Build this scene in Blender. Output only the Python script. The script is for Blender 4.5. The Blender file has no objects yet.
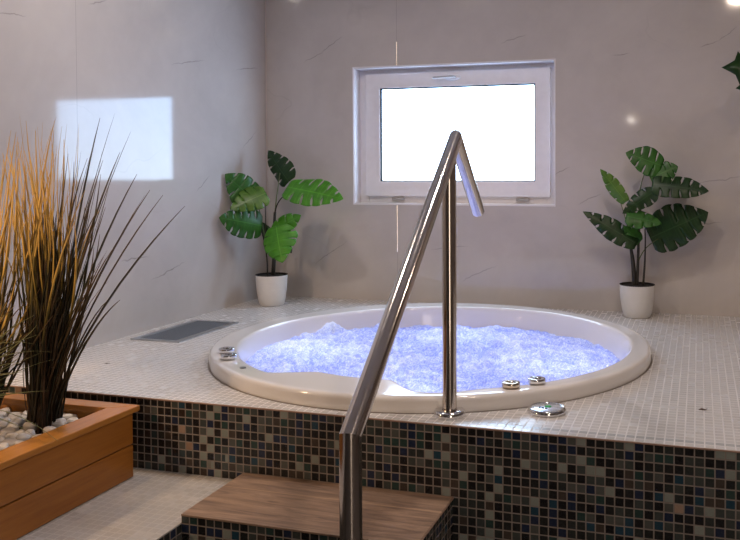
import bpy, bmesh, math, random
from math import sin, cos, pi, radians, sqrt, atan2
from mathutils import Vector, Matrix, noise
C = bpy.context.scene.collection
sc = bpy.context.scene
random.seed(7)
V = Vector

# ------------------------------------------------------------------ camera
CAM = V((1.683, -2.103, 0.702)); YAW, PIT, ROL = -0.2848, 0.024, -0.0029
F, PX, PY = 801.7, 464.2, 190.4
def basis():
    f = V((sin(YAW)*cos(PIT), cos(YAW)*cos(PIT), -sin(PIT)))
    r = V((cos(YAW), -sin(YAW), 0)); u = r.cross(f)
    return cos(ROL)*r+sin(ROL)*u, -sin(ROL)*r+cos(ROL)*u, f
RR, UU, FF = basis()
cd = bpy.data.cameras.new('camera'); cam = bpy.data.objects.new('camera', cd); C.objects.link(cam)
m = Matrix((RR, UU, -FF)).transposed().to_4x4(); m.translation = CAM; cam.matrix_world = m
cd.sensor_width = 36; cd.lens = F/740*36; cd.shift_x = -(PX-370)/740; cd.shift_y = (PY-270)/740
cd.clip_start = .02
sc.camera = cam
def at(u, v, Y):                       # measuring aid: the world point at depth Y behind a photo pixel
    d = FF + RR*((u-PX)/F) - UU*((v-PY)/F)
    return CAM + d*((Y-CAM.y)/d.y)
sc.view_settings.view_transform = 'Standard'; sc.view_settings.look = 'None'
sc.view_settings.gamma = 1; sc.view_settings.exposure = .16; sc.view_settings.use_curve_mapping = False

D = 1.936      # back wall
XL = -0.663    # left wall
XR = 3.4; YF = -3.6; ZF = -0.65; ZC = 2.06; ZL = -0.2237

# ------------------------------------------------------------------ node helpers
class NT:
    def __init__(s, name):
        s.m = bpy.data.materials.new(name); s.m.use_nodes = True; s.t = s.m.node_tree; s.t.nodes.clear()
        s.out = s.t.nodes.new('ShaderNodeOutputMaterial')
        s.b = s.t.nodes.new('ShaderNodeBsdfPrincipled'); s.t.links.new(s.b.outputs[0], s.out.inputs[0])
    def n(s, k, **kw):
        x = s.t.nodes.new('ShaderNode'+k)
        for a, b in kw.items(): setattr(x, a, b)
        return x
    def put(s, sock, v):
        if v is None: return
        if hasattr(v, 'is_linked'): s.t.links.new(v, sock)
        else:
            if isinstance(v, (tuple, list)) and len(sock.default_value) == 4 and len(v) == 3: v = (*v, 1)
            sock.default_value = v
    def set(s, **kw):
        for k, v in kw.items(): s.put(s.b.inputs[k.replace('_', ' ')], v)
        return s.m
    def math(s, op, a, b=None, c=None, clamp=False):
        x = s.n('Math', operation=op, use_clamp=clamp)
        s.put(x.inputs[0], a); s.put(x.inputs[1], b)
        if c is not None: s.put(x.inputs[2], c)
        return x.outputs[0]
    def vm(s, op, a, b=None, out=0):
        x = s.n('VectorMath', operation=op); s.put(x.inputs[0], a); s.put(x.inputs[1], b)
        return x.outputs[out]
    def scale(s, a, f):
        x = s.n('VectorMath', operation='SCALE'); s.put(x.inputs[0], a); s.put(x.inputs[3], f); return x.outputs[0]
    def mix(s, f, a, b, mode='MIX'):
        x = s.n('Mix', data_type='RGBA', blend_type=mode)
        s.put(x.inputs[0], f); s.put(x.inputs[6], a); s.put(x.inputs[7], b); return x.outputs[2]
    def ramp(s, f, stops, interp='LINEAR'):
        x = s.n('ValToRGB'); cr = x.color_ramp; cr.interpolation = interp
        while len(cr.elements) < len(stops): cr.elements.new(.5)
        for e, (p, c) in zip(cr.elements, stops):
            e.position = p; e.color = (*c, 1) if len(c) == 3 else c
        s.put(x.inputs[0], f); return x.outputs[0]
    def rng(s, v, a, b, c=0, d=1):
        x = s.n('MapRange'); s.put(x.inputs[0], v)
        for i, q in enumerate((a, b, c, d)): x.inputs[i+1].default_value = q
        return x.outputs[0]
    def obj(s): return s.n('TexCoord').outputs['Object']
    def sep(s, v):
        x = s.n('SeparateXYZ'); s.put(x.inputs[0], v); return x.outputs
    def comb(s, a, b, c=0):
        x = s.n('CombineXYZ')
        for i, q in enumerate((a, b, c)): s.put(x.inputs[i], q)
        return x.outputs[0]
    def noise(s, v, scale, detail=2, rough=.5, dist=0, out=0):
        x = s.n('TexNoise'); s.put(x.inputs['Vector'], v); x.inputs['Scale'].default_value = scale
        x.inputs['Detail'].default_value = detail; x.inputs['Roughness'].default_value = rough
        x.inputs['Distortion'].default_value = dist; return x.outputs[out]
    def white(s, v, out='Value'):
        x = s.n('TexWhiteNoise', noise_dimensions='3D'); s.put(x.inputs[0], v); return x.outputs[out]
    def bump(s, h, strength=.5, dist=.001):
        x = s.n('Bump'); x.inputs['Strength'].default_value = strength; x.inputs['Distance'].default_value = dist
        s.put(x.inputs['Height'], h); s.t.links.new(x.outputs[0], s.b.inputs['Normal']); return x.outputs[0]

def plain(name, col, rough=.5, metal=0, **kw):
    t = NT(name); n = t.noise(t.obj(), 30, 3)
    c = t.mix(t.rng(n, .3, .7, 0, .12), col, tuple(x*.6 for x in col))
    return t.set(Base_Color=c, Roughness=rough, Metallic=metal, **kw)

def tile_cell(t, axes, size, off=(0, 0, 0), grout=.09):
    o = t.sep(t.obj()); ix = {'x': 0, 'y': 1, 'z': 2}
    a = t.math('DIVIDE', t.math('ADD', o[ix[axes[0]]], off[0]), size)
    b = t.math('DIVIDE', t.math('ADD', o[ix[axes[1]]], off[1]), size)
    ca, cb = t.math('FLOOR', a), t.math('FLOOR', b)
    fa, fb = t.math('FRACT', a), t.math('FRACT', b)
    def edge(f): return t.math('MINIMUM', f, t.math('SUBTRACT', 1, f))
    e = t.math('MINIMUM', edge(fa), edge(fb))
    mask = t.rng(e, grout*.55, grout*.95)            # 0 in grout, 1 on tile
    return t.comb(ca, cb, 0), mask, e, a, b

def mosaic(name, axes):
    t = NT(name)
    cell, mask, e, a, b = tile_cell(t, axes, .025, (0, .0003) if axes[1] == 'z' else (0, 0))
    r = t.white(cell); r2 = t.white(t.vm('ADD', cell, (31.7, 11.3, 5.1)))
    cool = t.ramp(r, [(0, (.006, .006, .008)), (.20, (.012, .013, .014)), (.36, (.024, .029, .029)), (.47, (.05, .06, .058)),
                      (.60, (.010, .020, .055)), (.70, (.012, .05, .085)), (.75, (.02, .05, .047)), (.81, (.085, .09, .085)),
                      (.87, (.055, .042, .035)), (.925, (.25, .275, .25)), (.99, (.36, .25, .19))], 'CONSTANT')
    warm = t.ramp(r, [(0, (.007, .006, .006)), (.35, (.014, .010, .009)), (.55, (.028, .017, .013)), (.68, (.012, .02, .025)),
                      (.78, (.05, .035, .025)), (.86, (.03, .05, .055)), (.955, (.20, .19, .17)), (.99, (.30, .19, .13))], 'CONSTANT')
    ox = t.sep(t.obj())[{'x': 0, 'y': 1}[axes[0]]]
    f = t.math('LESS_THAN', t.math('ADD', t.math('MULTIPLY', r2, .5), -.1), ox) if axes[0] == 'x' else 1.0
    col = t.mix(f, warm, cool)
    mot = t.noise(t.obj(), 220, 3)
    col = t.mix(t.rng(mot, .35, .75, 0, .5), col, t.mix(.3, col, (.13, .13, .12)))
    col = t.mix(mask, (.26, .22, .20), col)
    t.bump(t.math('ADD', t.math('MULTIPLY', mask, 1), t.math('MULTIPLY', mot, .12)), .6, .0012)
    rough = t.math('ADD', t.math('MULTIPLY', t.math('SUBTRACT', 1, mask), .5), t.math('ADD', t.math('MULTIPLY', r2, .16), .16))
    return t.set(Base_Color=col, Roughness=rough, Specular_IOR_Level=.35)

def white_tile(name, axes, dark_row=True):
    t = NT(name)
    cell, mask, e, a, b = tile_cell(t, axes, .025, (0, 0), .085)
    r = t.white(cell)
    base = t.ramp(r, [(0, (.54, .52, .51)), (.35, (.56, .54, .53)), (.7, (.585, .565, .555)), (1, (.55, .545, .54))])
    if dark_row:
        row = t.math('COMPARE', t.math('FLOOR', b), 1, .1)
        base = t.mix(t.math('MULTIPLY', t.math('MULTIPLY', row, .5), t.rng(t.sep(t.obj())[0], .8, 1.2)), base, t.ramp(r, [(0, (.20, .25, .27)), (1, (.30, .33, .35))]))
    cl = t.noise(t.obj(), 3.0, 3)
    base = t.mix(t.rng(cl, .35, .7, 0, .1), base, (.50, .48, .47))
    col = t.mix(mask, (.64, .615, .60) if dark_row else (.455, .44, .43), base if dark_row else t.mix(.75, base, (.45, .435, .43)))
    tilt = t.math('MULTIPLY', t.math('MULTIPLY', t.math('SUBTRACT', r, .5), t.math('FRACT', a)), .25)
    t.bump(t.math('ADD', mask, tilt), .2, .0006)
    rough = t.math('ADD', t.math('MULTIPLY', t.math('SUBTRACT', 1, mask), .4), t.math('ADD', t.math('MULTIPLY', r, .08), .20))
    return t.set(Base_Color=col, Roughness=rough, Specular_IOR_Level=.85)

def marble(name, axes, strokes, joint=None, rough=.07, spec=.62):
    """glossy greige porcelain, with thin broken veins; strokes in wall coordinates"""
    t = NT(name); o = t.sep(t.obj()); ix = {'x': 0, 'y': 1, 'z': 2}
    p = t.comb(o[ix[axes[0]]], o[ix[axes[1]]], 0)
    w = t.n('TexNoise'); t.put(w.inputs['Vector'], p); w.inputs['Scale'].default_value = 14; w.inputs['Detail'].default_value = 3
    wob = t.scale(t.vm('SUBTRACT', w.outputs[1], (.5, .5, .5)), .035)
    q = t.vm('ADD', p, wob); qs = t.sep(q); q = t.comb(qs[0], qs[1], 0)
    tot = None
    for (x0, y0), (x1, y1) in strokes:
        A = V((x0, y0, 0)); B = V((x1, y1, 0)); d = B-A; L2 = d.length_squared
        rel = t.vm('SUBTRACT', q, tuple(A))
        h = t.math('DIVIDE', t.vm('DOT_PRODUCT', rel, tuple(d), 1), L2, clamp=True)
        off = t.vm('SUBTRACT', rel, t.scale(tuple(d), h))
        dist = t.vm('LENGTH', off, None, 1)
        taper = t.math('MULTIPLY', t.math('MULTIPLY', h, t.math('SUBTRACT', 1, h)), 4)
        s = t.math('MULTIPLY', t.math('SUBTRACT', 1, t.math('DIVIDE', dist, .0032), clamp=True), taper)
        tot = s if tot is None else t.math('MAXIMUM', tot, s)
    broad = t.noise(p, 1.6, 5, .6, .6); fine = t.noise(p, 9, 4, .6)
    base = t.mix(t.rng(broad, .3, .7), (.57, .525, .50), (.48, .44, .42))
    base = t.mix(t.rng(fine, .45, .8, 0, .25), base, (.64, .60, .57))
    v2 = t.noise(t.vm('ADD', p, wob), 1.1, 3, .5, .4)
    thin = t.math('SUBTRACT', 1, t.math('DIVIDE', t.math('ABSOLUTE', t.math('SUBTRACT', v2, .52)), .0035), clamp=True)
    thin = t.math('MULTIPLY', thin, t.rng(t.noise(p, 2.3, 1), .52, .66, 0, .12))
    col = t.mix(t.math('MULTIPLY', t.math('MAXIMUM', t.math('MULTIPLY', tot, .55), thin), 1), base, (.10, .085, .08))
    if joint is not None:
        j = t.math('SUBTRACT', o[ix[axes[0]]], joint)
        jm = t.math('COMPARE', j, 0, .0011)
        col = t.mix(t.math('MULTIPLY', jm, .5), col, (.22, .2, .19))
    return t.set(Base_Color=col, Roughness=rough, Specular_IOR_Level=spec)

def wood(name, c1, c2, along='y', scale=1, rough=.4, dark=.0):
    t = NT(name); o = t.obj()
    st = {'x': (2, 26, 26), 'y': (26, 2, 26), 'z': (26, 26, 2)}[along]
    v = t.vm('MULTIPLY', o, tuple(a*scale for a in st))
    n1 = t.noise(v, 1.2, 5, .6, 1.2); n2 = t.noise(v, 5, 3, .5)
    col = t.mix(t.rng(n1, .3, .7), c1, c2)
    col = t.mix(t.rng(n2, .55, .8, 0, .35), col, tuple(x*.45 for x in c2))
    t.bump(n2, .15, .0006)
    return t.set(Base_Color=col, Roughness=rough)

# ------------------------------------------------------------------ mesh helpers
def build(name, bm, mat, parent=None, smooth=False, bevel=0, seg=2, ang=40):
    me = bpy.data.meshes.new(name); bm.normal_update(); bm.to_mesh(me); bm.free()
    mats = mat if isinstance(mat, (list, tuple)) else [mat]
    for x in mats: me.materials.append(x)
    o = bpy.data.objects.new(name, me); C.objects.link(o)
    if parent is not None: o.parent = parent
    if smooth:
        for p in me.polygons: p.use_smooth = True
    if bevel:
        md = o.modifiers.new('bevel', 'BEVEL'); md.width = bevel; md.segments = seg; md.limit_method = 'ANGLE'; md.angle_limit = radians(ang)
    return o
def box(bm, x0, x1, y0, y1, z0, z1, mi=0):
    vs = [bm.verts.new((x, y, z)) for x in (x0, x1) for y in (y0, y1) for z in (z0, z1)]
    for f in ((0, 1, 3, 2), (4, 6, 7, 5), (0, 4, 5, 1), (2, 3, 7, 6), (0, 2, 6, 4), (1, 5, 7, 3)):
        bm.faces.new([vs[i] for i in f]).material_index = mi
    return vs
def boxes(name, mat, parent, *bb, **kw):
    bm = bmesh.new()
    for b in bb: box(bm, *b)
    return build(name, bm, mat, parent, **kw)
def lathe(bm, prof, c=(0, 0, 0), n=48, radf=None):
    rings = []
    for r, z in prof:
        if r < 1e-6: rings.append([bm.verts.new((c[0], c[1], c[2]+z))])
        else: rings.append([bm.verts.new((c[0]+r*cos(2*pi*i/n), c[1]+r*sin(2*pi*i/n), c[2]+z)) for i in range(n)])
    for a, b in zip(rings, rings[1:]):
        for i in range(n):
            j = (i+1) % n
            if len(a) == 1 and len(b) == 1: continue
            if len(a) == 1: bm.faces.new((a[0], b[i], b[j]))
            elif len(b) == 1: bm.faces.new((a[i], b[0], a[j]))
            else: bm.faces.new((a[i], b[i], b[j], a[j]))
def tube(bm, pts, rad, n=16, cap=True, flat=1.0):
    pts = [V(p) for p in pts]; rings = []; up = V((0, 0, 1))
    T0 = (pts[1]-pts[0]).normalized(); a = T0.cross(up if abs(T0.z) < .9 else V((1, 0, 0))).normalized()
    for i, p in enumerate(pts):
        T = (pts[min(i+1, len(pts)-1)]-pts[max(i-1, 0)]).normalized()
        a = (a-T*a.dot(T)).normalized(); b = T.cross(a)
        r = rad(i/(len(pts)-1)) if callable(rad) else rad
        rings.append([bm.verts.new(p+a*r*cos(2*pi*k/n)+b*r*flat*sin(2*pi*k/n)) for k in range(n)])
    for q, w in zip(rings, rings[1:]):
        for k in range(n): bm.faces.new((q[k], q[(k+1) % n], w[(k+1) % n], w[k]))
    if cap:
        bm.faces.new(rings[0][::-1]); bm.faces.new(rings[-1])
    return rings
def mitre_tube(bm, p0, p1, r, n0, n1, n=48):
    """straight round bar whose two ends are cut by the planes (p0,n0) and (p1,n1)"""
    p0, p1 = V(p0), V(p1); T = (p1-p0).normalized(); a = T.cross(V((1, .01, 0))).normalized(); b = T.cross(a)
    R = []
    for P, N in ((p0, n0), (p1, n1)):
        N = V(N).normalized(); ring = []
        for k in range(n):
            q = P+a*r*cos(2*pi*k/n)+b*r*sin(2*pi*k/n)
            ring.append(bm.verts.new(q+T*((P-q).dot(N)/T.dot(N))))
        R.append(ring)
    for k in range(n): bm.faces.new((R[0][k], R[0][(k+1) % n], R[1][(k+1) % n], R[1][k]))
    bm.faces.new(R[0][::-1]); bm.faces.new(R[1])
def bez(p, n=10):
    p = [V(q) for q in p]; out = []
    for i in range(n+1):
        t = i/n; q = p
        while len(q) > 1: q = [q[k].lerp(q[k+1], t) for k in range(len(q)-1)]
        out.append(q[0])
    return out
def tag(o, label=None, cat=None, group=None, kind=None):
    if label: o['label'] = label
    if cat: o['category'] = cat
    if group: o['group'] = group
    if kind: o['kind'] = kind
    return o
def thing(name, label, cat, loc=(0, 0, 0), group=None):
    o = bpy.data.objects.new(name, None); C.objects.link(o); o.location = loc; o.empty_display_size = .05
    return tag(o, label, cat, group)
def rel(o, parent):      # child built in world coordinates under an Empty that stands at the thing's base
    o.parent = parent; o.matrix_parent_inverse = Matrix.Translation(-V(parent.location)); return o

# ------------------------------------------------------------------ materials
def wpt(u, v): q = at(u, v, D); return (q.x, q.z)
def lpt(u, v):
    d = FF + RR*((u-PX)/F) - UU*((v-PY)/F); q = CAM+d*((XL-CAM.x)/d.x); return (q.y, q.z)
bs = [(wpt(*a), wpt(*b)) for a, b in [((303, 63), (324, 52)), ((320, 54), (343, 36)), ((698, 48), (722, 40)), ((718, 42), (738, 26)),
      ((500, 44), (528, 35)), ((612, 56), (630, 53)), ((553, 176), (570, 166)), ((694, 184), (745, 176)), ((577, 205), (602, 193)),
      ((460, 282), (497, 264)), ((314, 264), (348, 240)), ((690, 226), (722, 222)), ((430, 250), (470, 246))]]
ls = [(lpt(*a), lpt(*b)) for a, b in [((170, 64), (206, 61)), ((-5, 12), (27, 15)), ((88, 5), (108, 0)), ((236, 70), (258, 67)),
      ((242, 148), (257, 131)), ((196, 192), (210, 176)), ((150, 282), (186, 262)), ((120, 262), (150, 256)), ((60, 282), (86, 276))]]
M = {}
M['wall_back'] = marble('glossy_marble_tile_back', 'xz', bs, .125)
M['wall_left'] = marble('glossy_marble_tile_left', 'yz', ls, .5, spec=.42)
M['paint'] = plain('darkened_unseen_wall', (.16, .13, .115), .7)  # unseen walls darkened for dark streaks in the steel and less bounce
M['ceiling'] = plain('ceiling_paint', (.50, .46, .44), .8)
M['mosaic_x'] = mosaic('dark_glass_mosaic_front', 'xz')
M['mosaic_y'] = mosaic('dark_glass_mosaic_side', 'yz')
M['deck'] = white_tile('small_white_mosaic_deck', 'xy')
M['landing'] = white_tile('white_mosaic_landing_shaded', 'xy', False)  # same white tile, shade put in as greyer tile and fainter grout
M['floor'] = plain('grey_floor', (.12, .11, .11), .4)
M['edge'] = plain('edge_grout', (.34, .22, .17), .6)
M['pvc'] = plain('white_pvc', (.80, .77, .79), .3)
M['gasket'] = plain('dark_gasket', (.006, .008, .012), .9)
M['capgrey'] = plain('hinge_cap', (.42, .40, .39), .4)
M['acrylic'] = NT('white_acrylic').set(Base_Color=(.80, .77, .755), Roughness=.09, Specular_IOR_Level=.55, Coat_Weight=.35, Coat_Roughness=.04)
def steel():
    t = NT('polished_steel'); o = t.obj()
    n = t.noise(t.vm('MULTIPLY', o, (60, 60, 4)), 3, 2)
    return t.set(Base_Color=(.66, .60, .55), Metallic=1.0, Roughness=t.rng(n, .3, .7, .09, .15))
M['steel'] = steel()
M['chrome'] = NT('chrome').set(Base_Color=(.75, .75, .76), Metallic=1.0, Roughness=.08)
M['brasschrome'] = NT('warm_chrome').set(Base_Color=(.72, .62, .50), Metallic=1.0, Roughness=.12)
M['alu'] = plain('brushed_aluminium', (.50, .52, .55), .3, 1)
M['slat'] = plain('grey_slats', (.20, .215, .24), .45, .3)
M['black'] = plain('dark_void', (.012, .012, .014), .7)
M['pot'] = plain('white_ceramic', (.74, .72, .70), .3)
M['soil'] = plain('black_soil', (.012, .009, .008), .95)
M['stem'] = plain('dark_stem', (.02, .017, .012), .6)
M['greenstem'] = plain('green_stem', (.09, .12, .035), .5)
M['plank'] = wood('oiled_orange_wood', (.38, .145, .022), (.27, .09, .012), 'y', rough=.38)
M['cap'] = wood('oiled_cap_wood', (.50, .215, .042), (.36, .13, .022), 'y', rough=.33)
M['capx'] = wood('oiled_cap_wood_cross', (.50, .215, .042), (.36, .13, .022), 'x', rough=.33)
def treadmat():
    t = NT('wood_look_step_tile'); o = t.obj()
    v = t.vm('MULTIPLY', o, (3.5, 30, 30)); n1 = t.noise(v, 1.2, 5, .65, 1.5); n2 = t.noise(v, 6, 4, .6)
    col = t.mix(t.rng(n1, .32, .68), (.42, .285, .20), (.17, .115, .09))
    col = t.mix(t.rng(n2, .6, .8, 0, .5), col, (.12, .075, .055))
    k = t.noise(t.vm('MULTIPLY', o, (6, 14, 1)), 1.6, 2); col = t.mix(t.rng(k, .66, .76, 0, .55), col, (.10, .062, .045))
    y = t.sep(o)[1]; w = t.math('MULTIPLY', t.noise(o, 12, 1), .006)
    line = t.math('SUBTRACT', 1, t.math('DIVIDE', t.math('ABSOLUTE', t.math('ADD', t.math('ADD', y, .106), w)), .004), clamp=True)
    col = t.mix(t.math('MULTIPLY', line, .6), col, (.55, .36, .22))
    t.bump(n2, .1, .0005)
    return t.set(Base_Color=col, Roughness=.38)
M['tread'] = treadmat()
def stone():
    t = NT('white_pebble'); oi = t.n('ObjectInfo').outputs['Random']
    c = t.ramp(oi, [(0, (.62, .57, .52)), (.4, (.74, .71, .68)), (.8, (.58, .50, .44)), (1, (.70, .70, .72))])
    n = t.noise(t.obj(), 60, 4); c = t.mix(t.rng(n, .45, .75, 0, .35), c, (.45, .40, .36))
    t.bump(n, .2, .001); return t.set(Base_Color=c, Roughness=.45)
M['stone'] = stone()
def leafmat(name, c1, c2):
    t = NT(name); uv = t.n('TexCoord').outputs['UV']; s = t.sep(uv)
    n = t.noise(t.obj(), 25, 3)
    mid = t.math('SUBTRACT', 1, t.math('DIVIDE', t.math('ABSOLUTE', s[1]), .035), clamp=True)
    col = t.mix(t.rng(n, .3, .7), c1, c2)
    st = t.math('FRACT', t.math('MULTIPLY', s[0], 6)); vein = t.math('SUBTRACT', 1, t.math('DIVIDE', t.math('ABSOLUTE', t.math('SUBTRACT', st, .5)), .05), clamp=True)
    col = t.mix(t.math('MULTIPLY', t.math('MAXIMUM', mid, t.math('MULTIPLY', vein, .35)), .5), col, tuple(min(1, x*2.2+.03) for x in c1))
    b = t.set(Base_Color=col, Roughness=.33, Specular_IOR_Level=.45)
    tr = t.n('BsdfTranslucent'); t.put(tr.inputs[0], col); mx = t.n('MixShader'); mx.inputs[0].default_value = .25
    t.t.links.new(t.b.outputs[0], mx.inputs[1]); t.t.links.new(tr.outputs[0], mx.inputs[2]); t.t.links.new(mx.outputs[0], t.out.inputs[0])
    return t.m
M['leaf_dark'] = leafmat('leaf_deep_green', (.018, .060, .012), (.008, .034, .008))
M['leaf_mid'] = leafmat('leaf_green', (.045, .17, .022), (.022, .10, .014))
M['leaf_light'] = leafmat('leaf_bright_green', (.10, .36, .03), (.06, .25, .02))
M['leaf_yellow'] = leafmat('leaf_yellow_green', (.13, .26, .035), (.07, .17, .025))
def blademat(name, stops):
    t = NT(name); uv = t.sep(t.n('TexCoord').outputs['UV'])
    c = t.ramp(uv[0], stops); r = t.white(t.comb(t.math('FLOOR', t.math('MULTIPLY', uv[1], 97)), 0, 0))
    c = t.mix(t.math('MULTIPLY', r, .5), c, t.mix(.5, c, (.16, .05, .01)))
    return t.set(Base_Color=c, Roughness=.5)
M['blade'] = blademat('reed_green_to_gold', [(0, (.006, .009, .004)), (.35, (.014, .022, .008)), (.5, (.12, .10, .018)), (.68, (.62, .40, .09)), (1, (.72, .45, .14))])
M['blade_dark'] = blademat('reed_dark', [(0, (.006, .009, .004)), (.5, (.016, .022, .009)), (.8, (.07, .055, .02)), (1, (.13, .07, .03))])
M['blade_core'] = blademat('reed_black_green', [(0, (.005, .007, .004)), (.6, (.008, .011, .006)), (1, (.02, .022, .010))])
M['blade_pale'] = blademat('reed_pale_green', [(0, (.03, .05, .02)), (.5, (.11, .15, .05)), (1, (.22, .23, .10))])

# ------------------------------------------------------------------ room shell
WX0, WX1, WZ0, WZ1 = -.128, .980, .526, 1.265
def struct(o): o['kind'] = 'structure'; return o
bm = bmesh.new(); T = .22
box(bm, XL-.2, WX0, D, D+T, ZF, ZC); box(bm, WX1, XR+.2, D, D+T, ZF, ZC)
box(bm, WX0, WX1, D, D+T, ZF, WZ0); box(bm, WX0, WX1, D, D+T, WZ1, ZC)
struct(build('wall_back', bm, M['wall_back']))
struct(boxes('wall_left', M['wall_left'], None, (XL-.2, XL, YF-.2, D, ZF, ZC)))
struct(boxes('wall_right', M['paint'], None, (XR, XR+.2, YF-.2, D, ZF, ZC)))
DX0, DX1, DZ1 = 2.35, 3.2, 1.98
struct(boxes('wall_front', M['paint'], None, (XL, DX0, YF-.2, YF, ZF, ZC), (DX1, XR, YF-.2, YF, ZF, ZC), (DX0, DX1, YF-.2, YF, DZ1, ZC)))
struct(boxes('ceiling', M['ceiling'], None, (XL-.2, XR+.2, YF-.2, D+T, ZC, ZC+.1)))
struct(boxes('floor', M['floor'], None, (XL-.2, XR+.2, YF-.2, D+T, ZF-.1, ZF)))
# corner bead and added streak strip at the tile joint
bm = bmesh.new(); tube(bm, [(XL+.004, D-.004, 0), (XL+.004, D-.004, ZC)], .0035, 10); struct(build('trim_1', bm, plain('corner_sealant', (.60, .53, .49), .3), smooth=True))
def jointmat():
    t = NT('joint_streak_mirror'); return t.set(Base_Color=(.85, .80, .76), Roughness=.2, Metallic=.9)
bm = bmesh.new()
for z0, z1 in ((.27, WZ0-.006), (WZ1+.006, 1.395)):      # added strip, tilted to mirror the doorway and cut to the streak's length
    q = [(.1225, D), (.1229, D-.0020), (.1272, D)]
    a = [bm.verts.new((x, y, z0)) for x, y in q]; b = [bm.verts.new((x, y, z1)) for x, y in q]
    for i in range(3): bm.faces.new((a[i], a[(i+1) % 3], b[(i+1) % 3], b[i]))
struct(build('trim_2', bm, jointmat()))

# lit doorway behind the camera
dr = bpy.data.objects.new('door_1', None); C.objects.link(dr); dr['kind'] = 'structure'; dr.location = (0, 0, 0)
boxes('door_frame', M['pvc'], dr, (DX0, DX0+.06, YF-.1, YF+.02, ZF, DZ1), (DX1-.06, DX1, YF-.1, YF+.02, ZF, DZ1), (DX0+.06, DX1-.06, YF-.1, YF+.02, DZ1-.06, DZ1))
def emit(name, col, s):
    t = NT(name); e = t.n('Emission'); e.inputs[0].default_value = (*col, 1); e.inputs[1].default_value = s
    t.t.links.new(e.outputs[0], t.out.inputs[0]); return t.m
boxes('glass_panel', emit('lit_hall_glass', (1, .82, .66), 3.0), dr, (DX0+.06, DX1-.06, YF-.06, YF-.04, ZF+.01, DZ1-.06))

# window
w = bpy.data.objects.new('window_1', None); C.objects.link(w); w['kind'] = 'structure'; w.location = (0, 0, 0)
def ring(bm, x0, x1, z0, z1, wd, y0, y1, wb=None):
    wb = wb or wd
    box(bm, x0, x0+wd, y0, y1, z0, z1); box(bm, x1-wd, x1, y0, y1, z0, z1)
    box(bm, x0+wd, x1-wd, y0, y1, z0, z0+wb); box(bm, x0+wd, x1-wd, y0, y1, z1-wd, z1)
bm = bmesh.new(); ring(bm, WX0+.001, WX1-.001, WZ0+.001, WZ1-.001, .055, D+.085, D+.15, .052); build('window_frame', bm, M['pvc'], w, bevel=.003)
SX0, SX1, SZ0, SZ1 = -.083, .945, .566, 1.238
GX0, GX1, GZ0, GZ1 = .002, .866, .648, 1.156
bm = bmesh.new(); yy0, yy1 = D+.062, D+.10
o4 = [(SX0, SZ0), (SX1, SZ0), (SX1, SZ1), (SX0, SZ1)]; i4 = [(GX0, GZ0), (GX1, GZ0), (GX1, GZ1), (GX0, GZ1)]
k4 = [(GX0-.001, GZ0-.001), (GX1+.001, GZ0-.001), (GX1+.001, GZ1+.001), (GX0-.001, GZ1+.001)]
L = [[bm.verts.new((x, y, z)) for x, z in q] for q, y in ((o4, yy1), (o4, yy0), (k4, yy0), (i4, yy0+.016), (i4, yy1))]
for a, b in zip(L, L[1:]):
    for i in range(4): bm.faces.new((a[i], a[(i+1) % 4], b[(i+1) % 4], b[i]))
sash = build('sash', bm, M['pvc'], w, bevel=.003)
bm = bmesh.new(); ring(bm, GX0-.0005, GX1+.0005, GZ0-.0005, GZ1+.0005, .006, D+.066, D+.0855); build('gasket', bm, M['gasket'], sash)
def paneglow():
    t = NT('frosted_daylight_glass'); o = t.sep(t.obj())
    n = t.noise(t.obj(), 1.2, 2); g = t.mix(t.rng(t.math('ADD', o[2], t.math('MULTIPLY', n, .15)), .75, 1.25), (.58, .77, 1.0), (.45, .67, 1.0))
    e = t.n('Emission'); t.put(e.inputs[0], g); e.inputs[1].default_value = 12
    gl = t.n('BsdfGlossy'); gl.inputs['Roughness'].default_value = .25
    mx = t.n('MixShader'); mx.inputs[0].default_value = .04
    t.t.links.new(e.outputs[0], mx.inputs[1]); t.t.links.new(gl.outputs[0], mx.inputs[2]); t.t.links.new(mx.outputs[0], t.out.inputs[0]); return t.m
boxes('pane', paneglow(), w, (GX0+.003, GX1-.003, D+.086, D+.092, GZ0+.003, GZ1-.003))
bm = bmesh.new(); lathe(bm, [(0, 0), (.017, 0), (.017, .008), (.014, .011), (0, .011)], n=24)
bmesh.ops.rotate(bm, verts=bm.verts, matrix=Matrix.Rotation(radians(90), 3, 'X')); bmesh.ops.scale(bm, vec=(2.6, 1, 1.0), verts=bm.verts)
bmesh.ops.translate(bm, vec=(.42, D+.062, 1.203), verts=bm.verts); h = build('handle', bm, M['pvc'], w, smooth=True)
bm = bmesh.new(); tube(bm, [(.435, D+.05, 1.204), (.435, D+.035, 1.204), (.425, D+.03, 1.204), (.33, D+.032, 1.201), (.32, D+.034, 1.201)], .0075, 12, flat=.8); build('lever', bm, M['capgrey'], h, smooth=True)
for x in (.105, .80):
    bm = bmesh.new(); tube(bm, [(x-.034, D+.066, .552), (x+.034, D+.066, .552)], .0075, 14); build('hinge_cap', bm, M['capgrey'], w, smooth=True)
bm = bmesh.new(); ring(bm, WX0, WX1, WZ0, WZ1, .004, D+.003, D+.086); build('reveal_lining', bm, M['pvc'], w)
bm = bmesh.new(); ring(bm, WX0-.004, WX1+.004, WZ0-.005, WZ1+.005, .0045, D-.0015, D+.03); build('edge_profile', bm, M['pvc'], w)

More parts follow.
